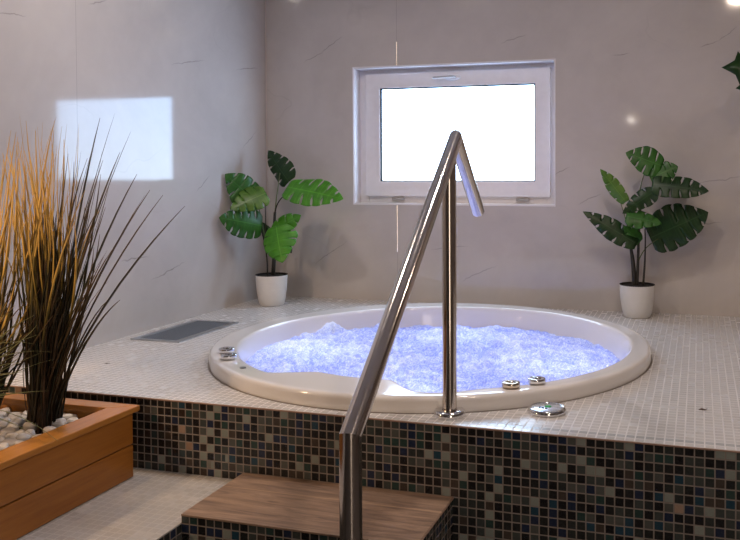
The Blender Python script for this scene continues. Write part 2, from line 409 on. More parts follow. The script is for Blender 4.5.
# deck with the tub opening, its mosaic front, the landing and the step
TC = V((.677, .882, 0))
N = 180; bm = bmesh.new()
def rect_hit(th, x0, x1, y0, y1):
    c, s = cos(th), sin(th); ts = []
    if c > 1e-9: ts.append((x1-TC.x)/c)
    if c < -1e-9: ts.append((x0-TC.x)/c)
    if s > 1e-9: ts.append((y1-TC.y)/s)
    if s < -1e-9: ts.append((y0-TC.y)/s)
    t = min(ts); return TC.x+c*t, TC.y+s*t
angs = sorted([2*pi*i/N for i in range(N)]+[atan2(y-TC.y, x-TC.x) % (2*pi) for x in (XL, XR) for y in (0, D)])
A = [bm.verts.new((TC.x+.815*cos(t), TC.y+.815*sin(t), 0)) for t in angs]
B = [bm.verts.new((*rect_hit(t, XL, XR, 0, D), 0)) for t in angs]
A2 = [bm.verts.new(v.co-V((0, 0, .02))) for v in A]; B2 = [bm.verts.new(v.co-V((0, 0, .003))) for v in B]
for i in range(len(angs)):
    j = (i+1) % len(angs)
    bm.faces.new((A[i], B[i], B[j], A[j])); bm.faces.new((A[i], A[j], A2[j], A2[i])); bm.faces.new((B[i], B2[i], B2[j], B[j]))
deck = struct(build('tub_deck', bm, M['deck'])); deck['label'] = 'raised deck of small white mosaic tiles around the round tub'
struct(boxes('deck_face', M['mosaic_x'], None, (XL, XR, -.0015, .05, ZF, -.0035)))
struct(boxes('trim_3', M['edge'], None, (XL, XR, -.003, .002, -.0045, -.001)))
LX = .375
struct(boxes('landing', M['landing'], None, (XL, LX, -2.4, -.0015, ZL-.004, ZL)))
struct(boxes('landing_face', M['mosaic_y'], None, (LX-.04, LX, -2.4, -.0015, ZF, ZL-.004)))
st = thing('step', 'wood-topped step with dark mosaic sides in front of the tub deck', 'step', (.705, -.155, ZF))
rel(boxes('riser', [M['mosaic_x']], None, (LX+.001, 1.030, -.303, -.0020, ZF, -.205)), st)
rel(boxes('side_mosaic', [M['mosaic_y']], None, (1.030, 1.032, -.3035, -.0020, ZF, -.205)), st)
rel(boxes('tread', M['tread'], None, (LX+.001, 1.034, -.306, -.0020, -.205, -.199), bevel=.0012), st)
bm = bmesh.new(); tube(bm, [(1.0335, -.306, -.2035), (1.0335, -.002, -.2035)], .0022, 8); rel(build('edge_strip', bm, M['edge'], None), st)

# ------------------------------------------------------------------ hot tub
def sm(a, b, x):
    t = max(0, min(1, (x-a)/(b-a))); return t*t*(3-2*t)
def r_in(th):
    d = math.degrees(th); d = (d+180) % 360-180
    r = .735+.035*(.5+.5*cos(radians(d+20)))
    if -125 < d < -60:
        r -= .115*sm(-119, -106, d)*(1-sm(-84, -75, d))
    if -80 < d < -30: r += .022*sm(-77, -72, d)*(1-sm(-68, -60, d))
    if 60 < d < 175: r -= .03*sm(60, 95, d)*(1-sm(140, 175, d))
    return r
tub = thing('hot_tub', 'round white hot tub sunk in the tiled deck, bubbling under blue light', 'hot tub', (TC.x, TC.y, 0))
NT_ = 360; prof = []   # (kind, offset, z)
outer = [(.8395, .0005), (.8405, .012), (.8395, .034), (.8375, .0410), (.8335, .0455), (.827, .0475), (.812, .0478)]
inner = [(.016, .0472), (.008, .0476), (.002, .0462), (-.002, .042), (-.006, .030), (-.012, .010), (-.020, -.03), (-.032, -.08), (-.055, -.16), (-.10, -.28), (-.17, -.38), (-.27, -.42)]
bm = bmesh.new(); rings = []
for r, z in outer: rings.append([(r, z)]*NT_)
for o_, z in inner: rings.append([(min(r_in(2*pi*i/NT_)+o_, .809), z) for i in range(NT_)])
rings.append([(.2, -.43)]*NT_)
RV = [[bm.verts.new((TC.x+r*cos(2*pi*i/NT_), TC.y+r*sin(2*pi*i/NT_), z)) for i, (r, z) in enumerate(q)] for q in rings]
for a, b in zip(RV, RV[1:]):
    for i in range(NT_): bm.faces.new((a[i], a[(i+1) % NT_], b[(i+1) % NT_], b[i]))
bm.faces.new(RV[-1])
bmesh.ops.recalc_face_normals(bm, faces=bm.faces)
rel(build('shell', bm, M['acrylic'], None, smooth=True), tub)
bm = bmesh.new(); lathe(bm, [(.839, .001), (.845, .0008), (.845, 0), (.839, 0)], (TC.x, TC.y, 0), 180)
rel(build('sealant_bead', bm, plain('grey_sealant', (.22, .19, .17), .6), None, smooth=True), tub)
def knob(x, y, mat, r=.0275, h=.018):
    bm = bmesh.new(); lathe(bm, [(0, 0), (r*.9, 0), (r*.9, .004), (r, .0045), (r, h-.003), (r*.95, h-.0006), (r*.8, h), (r*.35, h-.001), (0, h-.001)], (x, y, .0475), 40)
    k = rel(build('air_control', bm, mat, None, smooth=True), tub)
    bm = bmesh.new(); tube(bm, [(x-r*.5, y, .0475+h), (x+r*.5, y, .0475+h)], .0025, 8); rel(build('grip_ridge', bm, mat, None, smooth=True), tub).parent = k
    return k
def kchild(k):
    for c in k.children: c.matrix_parent_inverse = Matrix.Identity(4)
for x, y, mt in ((.046, .424, 'chrome'), (.108, .342, 'chrome'), (1.140, .248, 'brasschrome'), (1.206, .314, 'chrome')):
    kchild(knob(x, y, M[mt]))
bm = bmesh.new(); lathe(bm, [(0, 0), (.011, 0), (.010, .003), (.005, .0035), (0, .0035)], (.225, .242, .0475), 24); rel(build('rim_button', bm, M['slat'], None, smooth=True), tub)
for a in range(8):
    th = radians(20+45*a); r = r_in(th)-.062
    bm = bmesh.new(); lathe(bm, [(0, 0), (.03, 0), (.03, .006), (.016, .010), (.006, .004), (0, .004)], n=24)
    bmesh.ops.rotate(bm, verts=bm.verts, matrix=Matrix.Rotation(radians(-90), 3, 'Y')@Matrix.Identity(3)); bmesh.ops.rotate(bm, verts=bm.verts, matrix=Matrix.Rotation(th, 3, 'Z'))
    bmesh.ops.translate(bm, verts=bm.verts, vec=(TC.x+r*cos(th), TC.y+r*sin(th), -.17)); rel(build('jet', bm, M['chrome'], None, smooth=True), tub)

# churning water
peaks = [((at(331, 345, 1.2)).x, 1.2, .085, .032), ((at(298, 348, 1.12)).x, 1.12, .045, .045), ((at(382, 340, 1.35)).x, 1.35, .04, .04), (.32, 1.12, .03, .12),
         (.95, 1.25, .03, .07), (1.02, .95, .018, .09), (.62, .62, .018, .10), (.8, 1.35, .02, .15), (1.15, 1.05, .02, .1), (.15, .85, .02, .09), (.45, .75, .02, .12)]
ZW = -.042
def wz(x, y):
    z = 0
    p = V((x, y, .3))
    wv = V((noise.noise(p*5), noise.noise(p*5+V((9, 3, 1))), 0))*.05
    q = p+wv
    z += .011*noise.noise(q*7)
    z += .015*(abs(noise.noise(q*15+V((1, 1, 1))))*2-.5)
    z += .0065*(abs(noise.noise(q*38))*2-.5)
    z += .0045*noise.noise(q*75)
    bo = 0
    for px, py, hh, s in peaks:
        g = math.exp(-((x-px)**2+(y-py)**2)/(2*s*s)); z += hh*g*(.8+.5*noise.noise(p*22+V((px, 0, 0)))); bo += g
    z += bo*.006*noise.noise(q*50)
    z += .022*sm(.35, -.05, x) if False else .022*(1-sm(-.02, .32, x))
    return z
bm = bmesh.new(); NR, NA = 200, 420; prev = None; cen = bm.verts.new((TC.x, TC.y, ZW+wz(TC.x, TC.y)))
for k in range(1, NR+1):
    cur = []
    for i in range(NA):
        th = 2*pi*i/NA; rm = r_in(th)-.018; f = (k/NR)**.8; r = rm*f
        x, y = TC.x+r*cos(th), TC.y+r*sin(th); z = wz(x, y)*(1-.4*sm(.9, 1, f))
        cur.append(bm.verts.new((x, y, ZW+z)))
    for i in range(NA):
        j = (i+1) % NA
        if prev is None: bm.faces.new((cen, cur[i], cur[j]))
        else: bm.faces.new((prev[i], cur[i], cur[j], prev[j]))
    prev = cur
rg = random.Random(3)
for i in range(160):
    px, py, hh, s = peaks[rg.choice([0, 0, 0, 1, 2, 2, 3, 4, 5, 7, 8])]
    x, y = rg.gauss(px, s*.8), rg.gauss(py, s*.8)
    if (x-TC.x)**2+(y-TC.y)**2 > .62**2: continue
    z = ZW+wz(x, y)+abs(rg.gauss(0, .012))
    bmesh.ops.create_icosphere(bm, subdivisions=1, radius=rg.uniform(.001, .003), matrix=Matrix.Translation((x, y, z)))
def watermat():
    t = NT('churning_blue_water'); o = t.obj()
    z = t.sep(o)[2]
    d = t.noise(o, 6, 5, .62, 1.4); d2 = t.noise(t.vm('MULTIPLY', o, (1, .55, 1)), 60, 5, .7, 2.2)
    foam = t.math('ADD', t.math('MULTIPLY', t.rng(d, .44, .64), .42), t.math('MULTIPLY', t.rng(d2, .475, .575), .62))
    foam = t.math('ADD', foam, t.rng(z, ZW+.008, ZW+.06, 0, .6), clamp=True)
    col = t.mix(foam, (.34, .41, .72), (.92, .95, 1.0))
    t.bump(t.noise(o, 110, 5, .7, .6), .75, .006)
    t.set(Base_Color=col, Roughness=.10, Specular_IOR_Level=.6)
    tr = t.n('BsdfTranslucent'); t.put(tr.inputs[0], t.mix(foam, (.38, .45, .88), (.90, .94, 1.0)))
    mx = t.n('MixShader'); mx.inputs[0].default_value = .55
    t.t.links.new(t.b.outputs[0], mx.inputs[1]); t.t.links.new(tr.outputs[0], mx.inputs[2]); t.t.links.new(mx.outputs[0], t.out.inputs[0]); return t.m
tag(build('water', bm, watermat(), smooth=True), 'blue-lit foaming water churning inside the round hot tub', 'water', kind='stuff')

# pneumatic push button set on the deck
bt = thing('control_button', 'round chrome control button on the white deck in front of the tub', 'button', (1.261, .190, 0))
bm = bmesh.new(); lathe(bm, [(0, 0), (.054, 0), (.056, .003), (.055, .010), (.051, .0145), (.047, .0155), (.046, .014)], (0, 0, 0), 64); b1 = build('bezel', bm, M['chrome'], bt, smooth=True)
bm = bmesh.new(); lathe(bm, [(.0465, .0135), (.044, .0145), (0, .015)], (0, 0, 0), 64); fp = build('face_plate', bm, plain('window_tinted_button_face', (.78, .86, .98), .22, .7), bt, smooth=True)  # face tinted pale blue to carry the window's reflection
bm = bmesh.new(); lathe(bm, [(0, .0148), (.010, .0148), (.010, .0158), (0, .016)], (.002, .006, 0), 24); build('green_mark', bm, plain('green_mark', (.02, .42, .12), .3), fp, smooth=True)
boxes('dark_mark', M['gasket'], fp, (-.022, -.016, -.016, -.004, .0147, .0155), (-.013, -.006, -.018, -.007, .0147, .0155), (-.003, .003, -.018, -.009, .0147, .0155), (-.022, -.006, -.0125, -.010, .0147, .0155))

# floor vent
vt = thing('floor_vent', 'rectangular grey slatted floor vent beside the left wall', 'vent', (-.481, .934, 0))
x0, x1, y0, y1 = -.600, -.363, .712, 1.157
bm = bmesh.new()
for b in ((x0, x0+.030, y0, y1), (x1-.030, x1, y0, y1), (x0+.03, x1-.03, y0, y0+.02), (x0+.03, x1-.03, y1-.02, y1)): box(bm, *b, 0.0002, .0045)
rel(build('frame', bm, M['alu'], None), vt)
rel(boxes('backing', M['black'], None, (x0+.03, x1-.03, y0+.02, y1-.02, .0001, .0006)), vt)
bm = bmesh.new(); n = 22
for i in range(n):
    xx = x0+.033+(x1-x0-.066)*i/(n-1); box(bm, xx-.0018, xx+.0018, y0+.02, y1-.02, .0007, .0038)
rel(build('slats', bm, M['slat'], None), vt)
# tiny dry leaf bits lying on the deck
for nm, (x, y), lb in (('dried_leaf_bit', (1.697, .334), 'tiny brown dried leaf bit on the white deck at the right'), ('dried_leaf_bit', (-.394, .331), 'tiny reddish dried leaf bit on the deck between vent and planter')):
    bm = bmesh.new(); s = .011 if x > 0 else .008
    vs = [bm.verts.new((x+s*a, y+s*b, .001+.003*c)) for a, b, c in ((-1.1, -.3, 0), (-.3, .5, .6), (.5, .2, .2), (1.2, .5, .5), (.5, -.5, .4), (-.4, -.4, .1))]
    bm.faces.new(vs); o = build(nm, bm, plain('dry_leaf', (.09, .05, .035), .8)); md = o.modifiers.new('s', 'SOLIDIFY'); md.thickness = .001
    tag(o, lb, 'leaf')

# ------------------------------------------------------------------ handrail
R_ = .0212
f0 = V((1.064, -.745, ZF)); f1 = V((1.064, -.745, .2110)); ap = V((.9925, .166, .798)); e1 = V((.990, .425, .570))
hr = thing('handrail', 'polished steel handrail rising over the step to the tub rim', 'handrail', f0)
s1 = (ap-f1).normalized(); s2 = (e1-ap).normalized(); up = V((0, 0, 1))
bm = bmesh.new(); mitre_tube(bm, f0+V((0, 0, .004)), f1, R_, up, (up+s1)); rel(build('front_post', bm, M['steel'], None, smooth=True), hr)
bm = bmesh.new(); mitre_tube(bm, f1, ap, R_, (up+s1), (s1+s2)); rel(build('sloping_rail', bm, M['steel'], None, smooth=True), hr)
bm = bmesh.new(); mitre_tube(bm, ap, e1, R_, (s1+s2), s2); bmesh.ops.create_uvsphere(bm, u_segments=32, v_segments=16, radius=R_*.995, matrix=Matrix.Translation(e1)@Matrix.Scale(.35, 4, s2)); rel(build('end_rail', bm, M['steel'], None, smooth=True), hr)
rp = V((.998, .082, 0)); tt = (rp.y-f1.y)/(ap.y-f1.y); zt = f1.z+(ap.z-f1.z)*tt
bm = bmesh.new(); mitre_tube(bm, rp+V((0, 0, .002)), V((rp.x, rp.y, zt-.004)), .0208, up, s1.cross(V((1, 0, 0)))); rel(build('rear_post', bm, M['steel'], None, smooth=True), hr)
for q, nm in ((rp, 'base_flange'), (f0, 'base_flange')):
    bm = bmesh.new(); lathe(bm, [(.0215, 0), (.045, 0), (.046, .004), (.046, .012), (.043, .0165), (.030, .018), (.0218, .0185), (.0218, 0)], q, 48); rel(build(nm, bm, M['chrome'], None, smooth=True), hr)
for o in hr.children:
    md = o.modifiers.new('es', 'EDGE_SPLIT'); md.split_angle = radians(50)

# ------------------------------------------------------------------ potted monsteras
def leaf(name, base, tip, facing, width, mat, parent, droop=.15, fold=.25, lobes=5, slit=.62, close=.6, seed=0):
    """split leaf: half-lobes left and right of the midrib, separated by slits towards the margin"""
    rg = random.Random(seed); base, tip = V(base), V(tip); ax = tip-base; L = ax.length; X = ax.normalized()
    Nn = V(facing); Nn = (Nn-X*Nn.dot(X)).normalized(); Y = Nn.cross(X)
    def outline(s):   # half width at s
        return (sin(pi*min(1, max(0, s*.93+.07))**.72))**.75*(1-.12*s)
    bm = bmesh.new(); uvl = bm.loops.layers.uv.new('UVMap')
    def P(s, t, side):
        w_ = width*.62*t
        sx = s-.16*t*t*(1-s)+.13*t*t
        z = -droop*L*(sx*sx)-fold*w_*t*.9+.035*L*sin(8*s+side*1.3+seed)*t*t
        w_ *= 1+.10*sin(5.3*s+seed*1.7+side)
        return base+X*(L*sx)+Y*(side*w_)+Nn*z
    ns, ntt = 4, 10
    for side in (-1, 1):
        for k in range(lobes):
            a, b = k/lobes, (k+1)/lobes
            gap = rg.uniform(.07, .13)/lobes; closed = rg.random() < close*(1 if slit < 1 else 0)
            sl = slit+rg.uniform(-.14, .10)
            grid = []
            for i in range(ns+1):
                row = []
                for j in range(ntt+1):
                    t = j/ntt; g = 0 if t < 1-sl else gap*min(1, (t-(1-sl))/.18)
                    if closed and t > .9: g = 0
                    ga = g if k > 0 else 0; gb = g if k < lobes-1 else 0
                    s = a+ga+(b-a-ga-gb)*i/ns
                    sm_ = (a+b)/2
                    u_ = (i/ns-.5)*2; rnd = (1-.05*u_*u_*t**3)
                    hw = outline(.85*s+.15*sm_ if 0 < k < lobes-1 else s)
                    row.append((P(s, t*hw*rnd, side), s, t))
                grid.append(row)
            vs = [[bm.verts.new(q[0]) for q in row] for row in grid]
            for i in range(ns):
                for j in range(ntt):
                    f = bm.faces.new((vs[i][j], vs[i+1][j], vs[i+1][j+1], vs[i][j+1]))
                    idx = ((i, j), (i+1, j), (i+1, j+1), (i, j+1))
                    for lp, (ii, jj) in zip(f.loops, idx): lp[uvl].uv = (grid[ii][jj][1], grid[ii][jj][2])
    bmesh.ops.remove_doubles(bm, verts=bm.verts, dist=.0004)
    bmesh.ops.recalc_face_normals(bm, faces=bm.faces)
    o = rel(build(name, bm, mat, None, smooth=True), parent)
    md = o.modifiers.new('solid', 'SOLIDIFY'); md.thickness = .0012; md.offset = 0
    return o
def pot(parent, c, r=.083, h=.160):
    prof = [(0, .0), (r*.70, .0), (r*.76, .004), (r*.86, h*.22), (r*.94, h*.5), (r*.985, h*.8), (r, h-.003), (r, h), (r*.955, h), (r*.94, h-.012), (r*.9, h*.5), (0, h*.45)]
    bm = bmesh.new(); lathe(bm, prof, c, 64); p = rel(build('pot', bm, M['pot'], None, smooth=True), parent); p.modifiers.new('es', 'EDGE_SPLIT').split_angle = radians(60)
    bm = bmesh.new(); lathe(bm, [(r*.945, h-.008), (r*.6, h-.004), (0, h-.002)], c, 32); rel(build('soil', bm, M['soil'], None, smooth=True), parent)
    bm = bmesh.new(); lathe(bm, [(r*.945, h-.012), (r*1.004, h-.0005), (r*1.008, h+.0015), (r*.95, h+.002), (r*.93, h-.012)], c, 48); rel(build('inner_pot_lip', bm, M['soil'], None, smooth=True), parent)
def stemc(parent, pts, r0, r1, mat, name='stem'):
    bm = bmesh.new(); tube(bm, bez(pts, 14), lambda t: r0+(r1-r0)*t, 10); return rel(build(name, bm, mat, None, smooth=True), parent)

cL = V((-.479, 1.660, 0)); YL = cL.y
pl = thing('potted_monstera', 'potted split-leaf plant in a white pot in the corner left of the window', 'potted plant', cL); pot(pl, cL, .083, .160)
a_ = lambda u, v, dy=0: at(u, v, YL+dy)
def ax_(u, v, X=-.648):
    d = FF + RR*((u-PX)/F) - UU*((v-PY)/F); return CAM+d*((X-CAM.x)/d.x)
CF = V((.45, -1, .1))      # roughly towards the room
stemc(pl, [a_(273, 276), a_(275, 250), a_(274, 225), a_(275, 212)], .011, .007, M['stem'], 'trunk')
stemc(pl, [a_(267.5, 276, -.02), a_(267.5, 255, -.02), a_(266, 245, -.02), a_(260, 226, -.04)], .0045, .003, M['stem'])
stemc(pl, [a_(275, 213), a_(276, 200), a_(278, 188), a_(280, 173, .02)], .0035, .002, M['greenstem'])
stemc(pl, [a_(275, 214), a_(276, 203), a_(281, 196), a_(291, 192, -.03)], .004, .002, M['stem'])
stemc(pl, [a_(267, 248, -.02), a_(264, 235, -.02), a_(262, 220, 0), a_(258, 204, .03)], .003, .002, M['greenstem'])
stemc(pl, [a_(266, 245, -.02), a_(265, 225, -.04), a_(266, 205, -.05), a_(264, 194, -.05)], .003, .002, M['stem'])
stemc(pl, [a_(274, 240), a_(275, 235), a_(276, 228, -.03), a_(277, 226, -.06)], .0035, .002, M['stem'])
leaf('leaf', a_(289, 182, .04), a_(266, 150, .06), (.3, -1, -.35), .115, M['leaf_dark'], pl, .10, .3, 5, .5, seed=1)
leaf('leaf', a_(287, 187, -.03), a_(342, 197, -.10), (.0, -1, .75), .150, M['leaf_light'], pl, .05, .15, 6, .68, seed=2)
leaf('leaf', a_(260, 205, -.04), ax_(225, 174), (.9, -.5, .0), .150, M['leaf_mid'], pl, .0, .12, 5, .5, seed=3)
leaf('leaf', a_(266, 193, -.06), ax_(230, 208, -.60), (.6, -.7, .5), .115, M['leaf_yellow'], pl, .08, .2, 5, .4, seed=4)
leaf('leaf', a_(262, 226, -.05), ax_(221.5, 217, -.61), (.7, -.7, .25), .150, M['leaf_mid'], pl, .10, .25, 6, .6, seed=5)
leaf('leaf', a_(273, 232, -.02), a_(300, 215, -.04), (.1, -1, .1), .085, M['leaf_light'], pl, .05, .3, 4, .3, seed=6)
leaf('leaf', a_(276, 226, -.06), a_(281, 262, -.12), (.15, -1, .15), .150, M['leaf_light'], pl, .10, .35, 5, .35, seed=7)
leaf('leaf', a_(268, 238, .0), a_(262, 222, .01), (.2, -1, 0), .05, M['leaf_dark'], pl, .1, .2, 3, .2, seed=8)
leaf('leaf', a_(287, 244, -.01), a_(291, 253, -.03), (.2, -1, 0), .03, M['stem'], pl, .1, .2, 3, .1, seed=9)

cR = V((1.400, 1.815, 0)); YR = cR.y
pr = thing('potted_monstera', 'potted split-leaf plant in a white pot right of the window', 'potted plant', cR); pot(pr, cR, .083, .156)
b_ = lambda u, v, dy=0: at(u, v, YR+dy)
stemc(pr, [b_(634.5, 288), b_(634, 265), b_(632, 255), b_(630, 243)], .0125, .007, M['stem'], 'trunk')
stemc(pr, [b_(637, 288), b_(638, 262), b_(639, 235), b_(639, 212)], .0075, .0055, M['stem'])
stemc(pr, [b_(639, 214), b_(640, 195), b_(639, 180), b_(648, 169, -.02)], .004, .002, M['greenstem'])
stemc(pr, [b_(643, 288), b_(645, 262), b_(646.5, 240), b_(644, 216, -.04)], .006, .002, M['stem'])
stemc(pr, [b_(637, 266), b_(641, 252), b_(646, 246), b_(658, 239, -.02)], .003, .002, M['greenstem'])
stemc(pr, [b_(631, 246), b_(629, 230), b_(624, 212), b_(618, 195, -.02)], .003, .0015, M['greenstem'])
stemc(pr, [b_(631, 248), b_(630, 242), b_(628, 237), b_(622, 234, -.04)], .0035, .002, M['greenstem'])
stemc(pr, [b_(639, 214), b_(642, 205), b_(648, 194), b_(656, 186, -.02)], .004, .002, M['stem'])
leaf('leaf', b_(662, 166, -.03), b_(626, 152, -.06), (-.1, -1, .4), .115, M['leaf_mid'], pr, .06, .15, 5, .8, seed=11)
leaf('leaf', b_(650, 178, -.05), b_(678, 166, -.03), (.0, -1, .25), .115, M['leaf_mid'], pr, .05, .15, 5, .45, seed=12)
leaf('leaf', b_(652, 184, -.07), b_(709, 190, -.08), (.1, -1, .45), .105, M['leaf_dark'], pr, .05, .2, 6, .7, seed=13)
leaf('leaf', b_(626, 202, -.02), b_(600, 169, -.04), (-.4, -.35, .5), .060, M['leaf_yellow'], pr, .03, .3, 5, .3, seed=14)
leaf('leaf', b_(655, 191, -.08), b_(622, 213, -.10), (.1, -1, .35), .075, M['leaf_dark'], pr, .08, .2, 5, .5, seed=15)
leaf('leaf', b_(626, 216, -.10), b_(662, 223, -.09), (.0, -1, .55), .080, M['leaf_mid'], pr, .05, .2, 4, .3, seed=16)
leaf('leaf', b_(650, 238, .0), b_(708, 212, -.02), (.1, -1, .2), .185, M['leaf_dark'], pr, .04, .15, 6, .4, seed=17)
leaf('leaf', b_(637, 244, -.03), b_(583, 211, -.06), (.1, -1, .35), .085, M['leaf_dark'], pr, .04, .25, 6, .55, seed=18)
leaf('leaf', b_(640, 242, -.01), b_(624, 226, -.04), (.1, -1, .35), .06, M['leaf_mid'], pr, .04, .25, 3, .2, seed=19)

# hanging ivy whose leaf tips reach in at the right edge
hc = V((2.02, 1.55, 1.18))
hg = thing('hanging_ivy', 'dark star-leaved ivy hanging in a pot at the right edge', 'hanging plant', hc)
bm = bmesh.new(); lathe(bm, [(0, 0), (.06, 0), (.075, .03), (.085, .11), (.088, .115), (.08, .115), (.07, .09), (0, .085)], hc, 40); rel(build('pot', bm, M['pot'], None, smooth=True), hg)
bm = bmesh.new()
for k in range(3): tube(bm, [hc+V((.083*cos(2.1*k), .083*sin(2.1*k), .112)), hc+V((0, 0, .45))], .0012, 6)
tube(bm, [hc+V((0, 0, .45)), V((hc.x, hc.y, ZC))], .0015, 6); rel(build('cord', bm, M['stem'], None), hg)
def starleaf(base, tip, facing, parent, mat):
    base, tip = V(base), V(tip); X = (tip-base); L = X.length; X.normalize(); Nn = V(facing); Nn = (Nn-X*Nn.dot(X)).normalized(); Y = Nn.cross(X)
    pts = [(0, 0), (.10, .30), (.02, .52), (.30, .42), (.42, .62), (.55, .27), (.72, .16), (1, 0)]
    pts = pts+[(a, -b) for a, b in pts[-2:0:-1]]
    bm = bmesh.new(); uvl = bm.loops.layers.uv.new('UVMap'); c = bm.verts.new(base+X*L*.38+Nn*.006)
    vs = [bm.verts.new(base+X*L*a+Y*L*b-Nn*abs(b)*L*.1) for a, b in pts]
    for i in range(len(vs)):
        f = bm.faces.new((c, vs[i], vs[(i+1) % len(vs)]))
        for lp in f.loops: lp[uvl].uv = (.3, .5)
    o = rel(build('leaf', bm, mat, None, smooth=True), parent); o.modifiers.new('s', 'SOLIDIFY').thickness = .001
h_ = lambda u, v, dy=0: at(u, v, hc.y+dy)
for bs_, tp in (((752, 67), (721.5, 67.5)), ((758, 84), (735.5, 88.5)), ((765, 60), (752, 36)), ((772, 100), (752, 116)), ((790, 95), (800, 125)), ((800, 60), (830, 50)), ((790, 50), (798, 22)), ((812, 82), (840, 96)), ((775, 75), (748, 98))):
    s = h_(*bs_); e = h_(*tp, -.02); starleaf(s, e, (.2, -1, .3), hg, M['leaf_dark'])
    stemc(hg, [hc+V((0, 0, .09)), hc+V((0, 0, .16)), (s+hc+V((0, 0, .3)))/2, s], .002, .0012, M['greenstem'])

# ------------------------------------------------------------------ wooden planter
PX0, PX1, PY0, PY1 = -.610, .038, -1.45, -.068; ZT = -.0105
pn = thing('wooden_planter', 'long orange wooden planter box of white pebbles and reed grass', 'planter', ((PX0+PX1)/2, (PY0+PY1)/2, ZL))
zj = -.1235
def board(nm, mat, *b): return rel(boxes(nm, mat, None, b, bevel=.003, seg=2), pn)
for z0, z1 in ((ZL+.001, zj-.0015), (zj+.0015, ZT-.018)):
    board('side_board', M['plank'], PX1-.02, PX1, PY0, PY1, z0, z1)
    board('side_board', M['plank'], PX0, PX0+.02, PY0, PY1, z0, z1)
    board('end_board', M['capx'], PX0+.0205, PX1-.0205, PY1-.02, PY1, z0, z1)
    board('end_board', M['capx'], PX0+.0205, PX1-.0205, PY0, PY0+.02, z0, z1)
def capboard(mat, q):
    bm = bmesh.new(); a = [bm.verts.new((x, y, ZT-.018)) for x, y in q]; b = [bm.verts.new((x, y, ZT)) for x, y in q]
    bm.faces.new(a[::-1]); bm.faces.new(b)
    for i in range(len(q)): bm.faces.new((a[i], a[(i+1) % 4], b[(i+1) % 4], b[i]))
    bmesh.ops.recalc_face_normals(bm, faces=bm.faces)
    rel(build('cap_board', bm, mat, None, bevel=.0025), pn)
ox0, ox1, oy0, oy1 = PX0-.018, PX1+.005, PY0-.018, PY1+.026; cw = .078
capboard(M['cap'], [(ox1, oy1), (ox1-cw, oy1-.055), (ox1-cw, oy0+.055), (ox1, oy0)][::-1])
capboard(M['cap'], [(ox0, oy1), (ox0+cw, oy1-.055), (ox0+cw, oy0+.055), (ox0, oy0)])
capboard(M['capx'], [(ox0+.001, oy1), (ox1-.001, oy1), (ox1-cw-.001, oy1-.055), (ox0+cw+.001, oy1-.055)][::-1])
capboard(M['capx'], [(ox0+.001, oy0), (ox1-.001, oy0), (ox1-cw-.001, oy0+.055), (ox0+cw+.001, oy0+.055)])
bm = bmesh.new()
gx, gy = 30, 60
for i in range(gx+1):
    for j in range(gy+1):
        x = PX0+.021+(PX1-PX0-.042)*i/gx; y = PY0+.021+(PY1-PY0-.042)*j/gy
        bm.verts.new((x, y, -.075+.004*noise.noise(V((x*30, y*30, 0)))))
bm.verts.ensure_lookup_table()
for i in range(gx):
    for j in range(gy):
        a = i*(gy+1)+j; bm.faces.new([bm.verts[k] for k in (a, a+gy+1, a+gy+2, a+1)])
rel(build('soil', bm, M['soil'], None, smooth=True), pn)

# pebbles
def pebble_mesh(seed):
    rg = random.Random(seed); bm = bmesh.new(); bmesh.ops.create_icosphere(bm, subdivisions=3, radius=1)
    s = V((rg.uniform(.9, 1.25), rg.uniform(.75, 1), rg.uniform(.62, .85)))
    for v in bm.verts:
        c = v.co.copy(); q = V([math.copysign(abs(k)**.72, k) for k in c]); q *= 1+.14*noise.noise(c*1.3+V((seed*3, 1, 2)))
        v.co = V((q.x*s.x, q.y*s.y, q.z*s.z))*.0178
    me = bpy.data.meshes.new('pebble'); bm.to_mesh(me); bm.free()
    for p in me.polygons: p.use_smooth = True
    me.materials.append(M['stone']); return me
pm = [pebble_mesh(i) for i in range(8)]; rg = random.Random(5)
clumps = [(-.200, -.170, .052), (-.40, -.22, .05), (-.47, -.40, .04)]
sp = []
hero = [(48.5, 422, 1.15), (59, 424, 1.2), (69, 418, 1.15), (75, 415, 1.2), (85, 415.5, 1.2), (73, 422, .9), (40, 424, 1.15), (30, 427, 1.15), (50, 431, .9)]
def inv_z(u, v, z):
    d = FF + RR*((u-PX)/F) - UU*((v-PY)/F); return CAM+d*((z-CAM.z)/d.z)
for u, v, s in hero: q = inv_z(u, v, -.052); sp.append((q.x, q.y, s, -.052))
y = -.105; row = 0
while y > -.66:
    x = -.565+(row % 2)*.016
    while x < -.035:
        X, Y_ = x+rg.uniform(-.005, .005), y+rg.uniform(-.005, .005)
        if all((X-a)**2+(Y_-b)**2 > r*r*.8 for a, b, r in clumps) and all((X-q[0])**2+(Y_-q[1])**2 > .034**2 for q in sp[:len(hero)]):
            sp.append((X, Y_, rg.uniform(.9, 1.2), -.060+rg.uniform(-.003, .008)))
        x += .040
    y -= .037; row += 1
sp = sp[:290]
proto = None
for i, (x, y, s, z) in enumerate(sp):
    if proto is None:
        o = bpy.data.objects.new('pebble', pm[0]); C.objects.link(o); proto = o
        tag(o, 'rounded white pebble among the grass in the orange wooden planter', 'pebble', 'white pebbles in the planter')
    else:
        o = proto.copy(); o.data = pm[i % 8]; C.objects.link(o)
    o.location = (x, y, z); o.scale = (s, s, s); o.rotation_euler = (rg.uniform(-.4, .4), rg.uniform(-.4, .4), rg.uniform(0, 6.28))

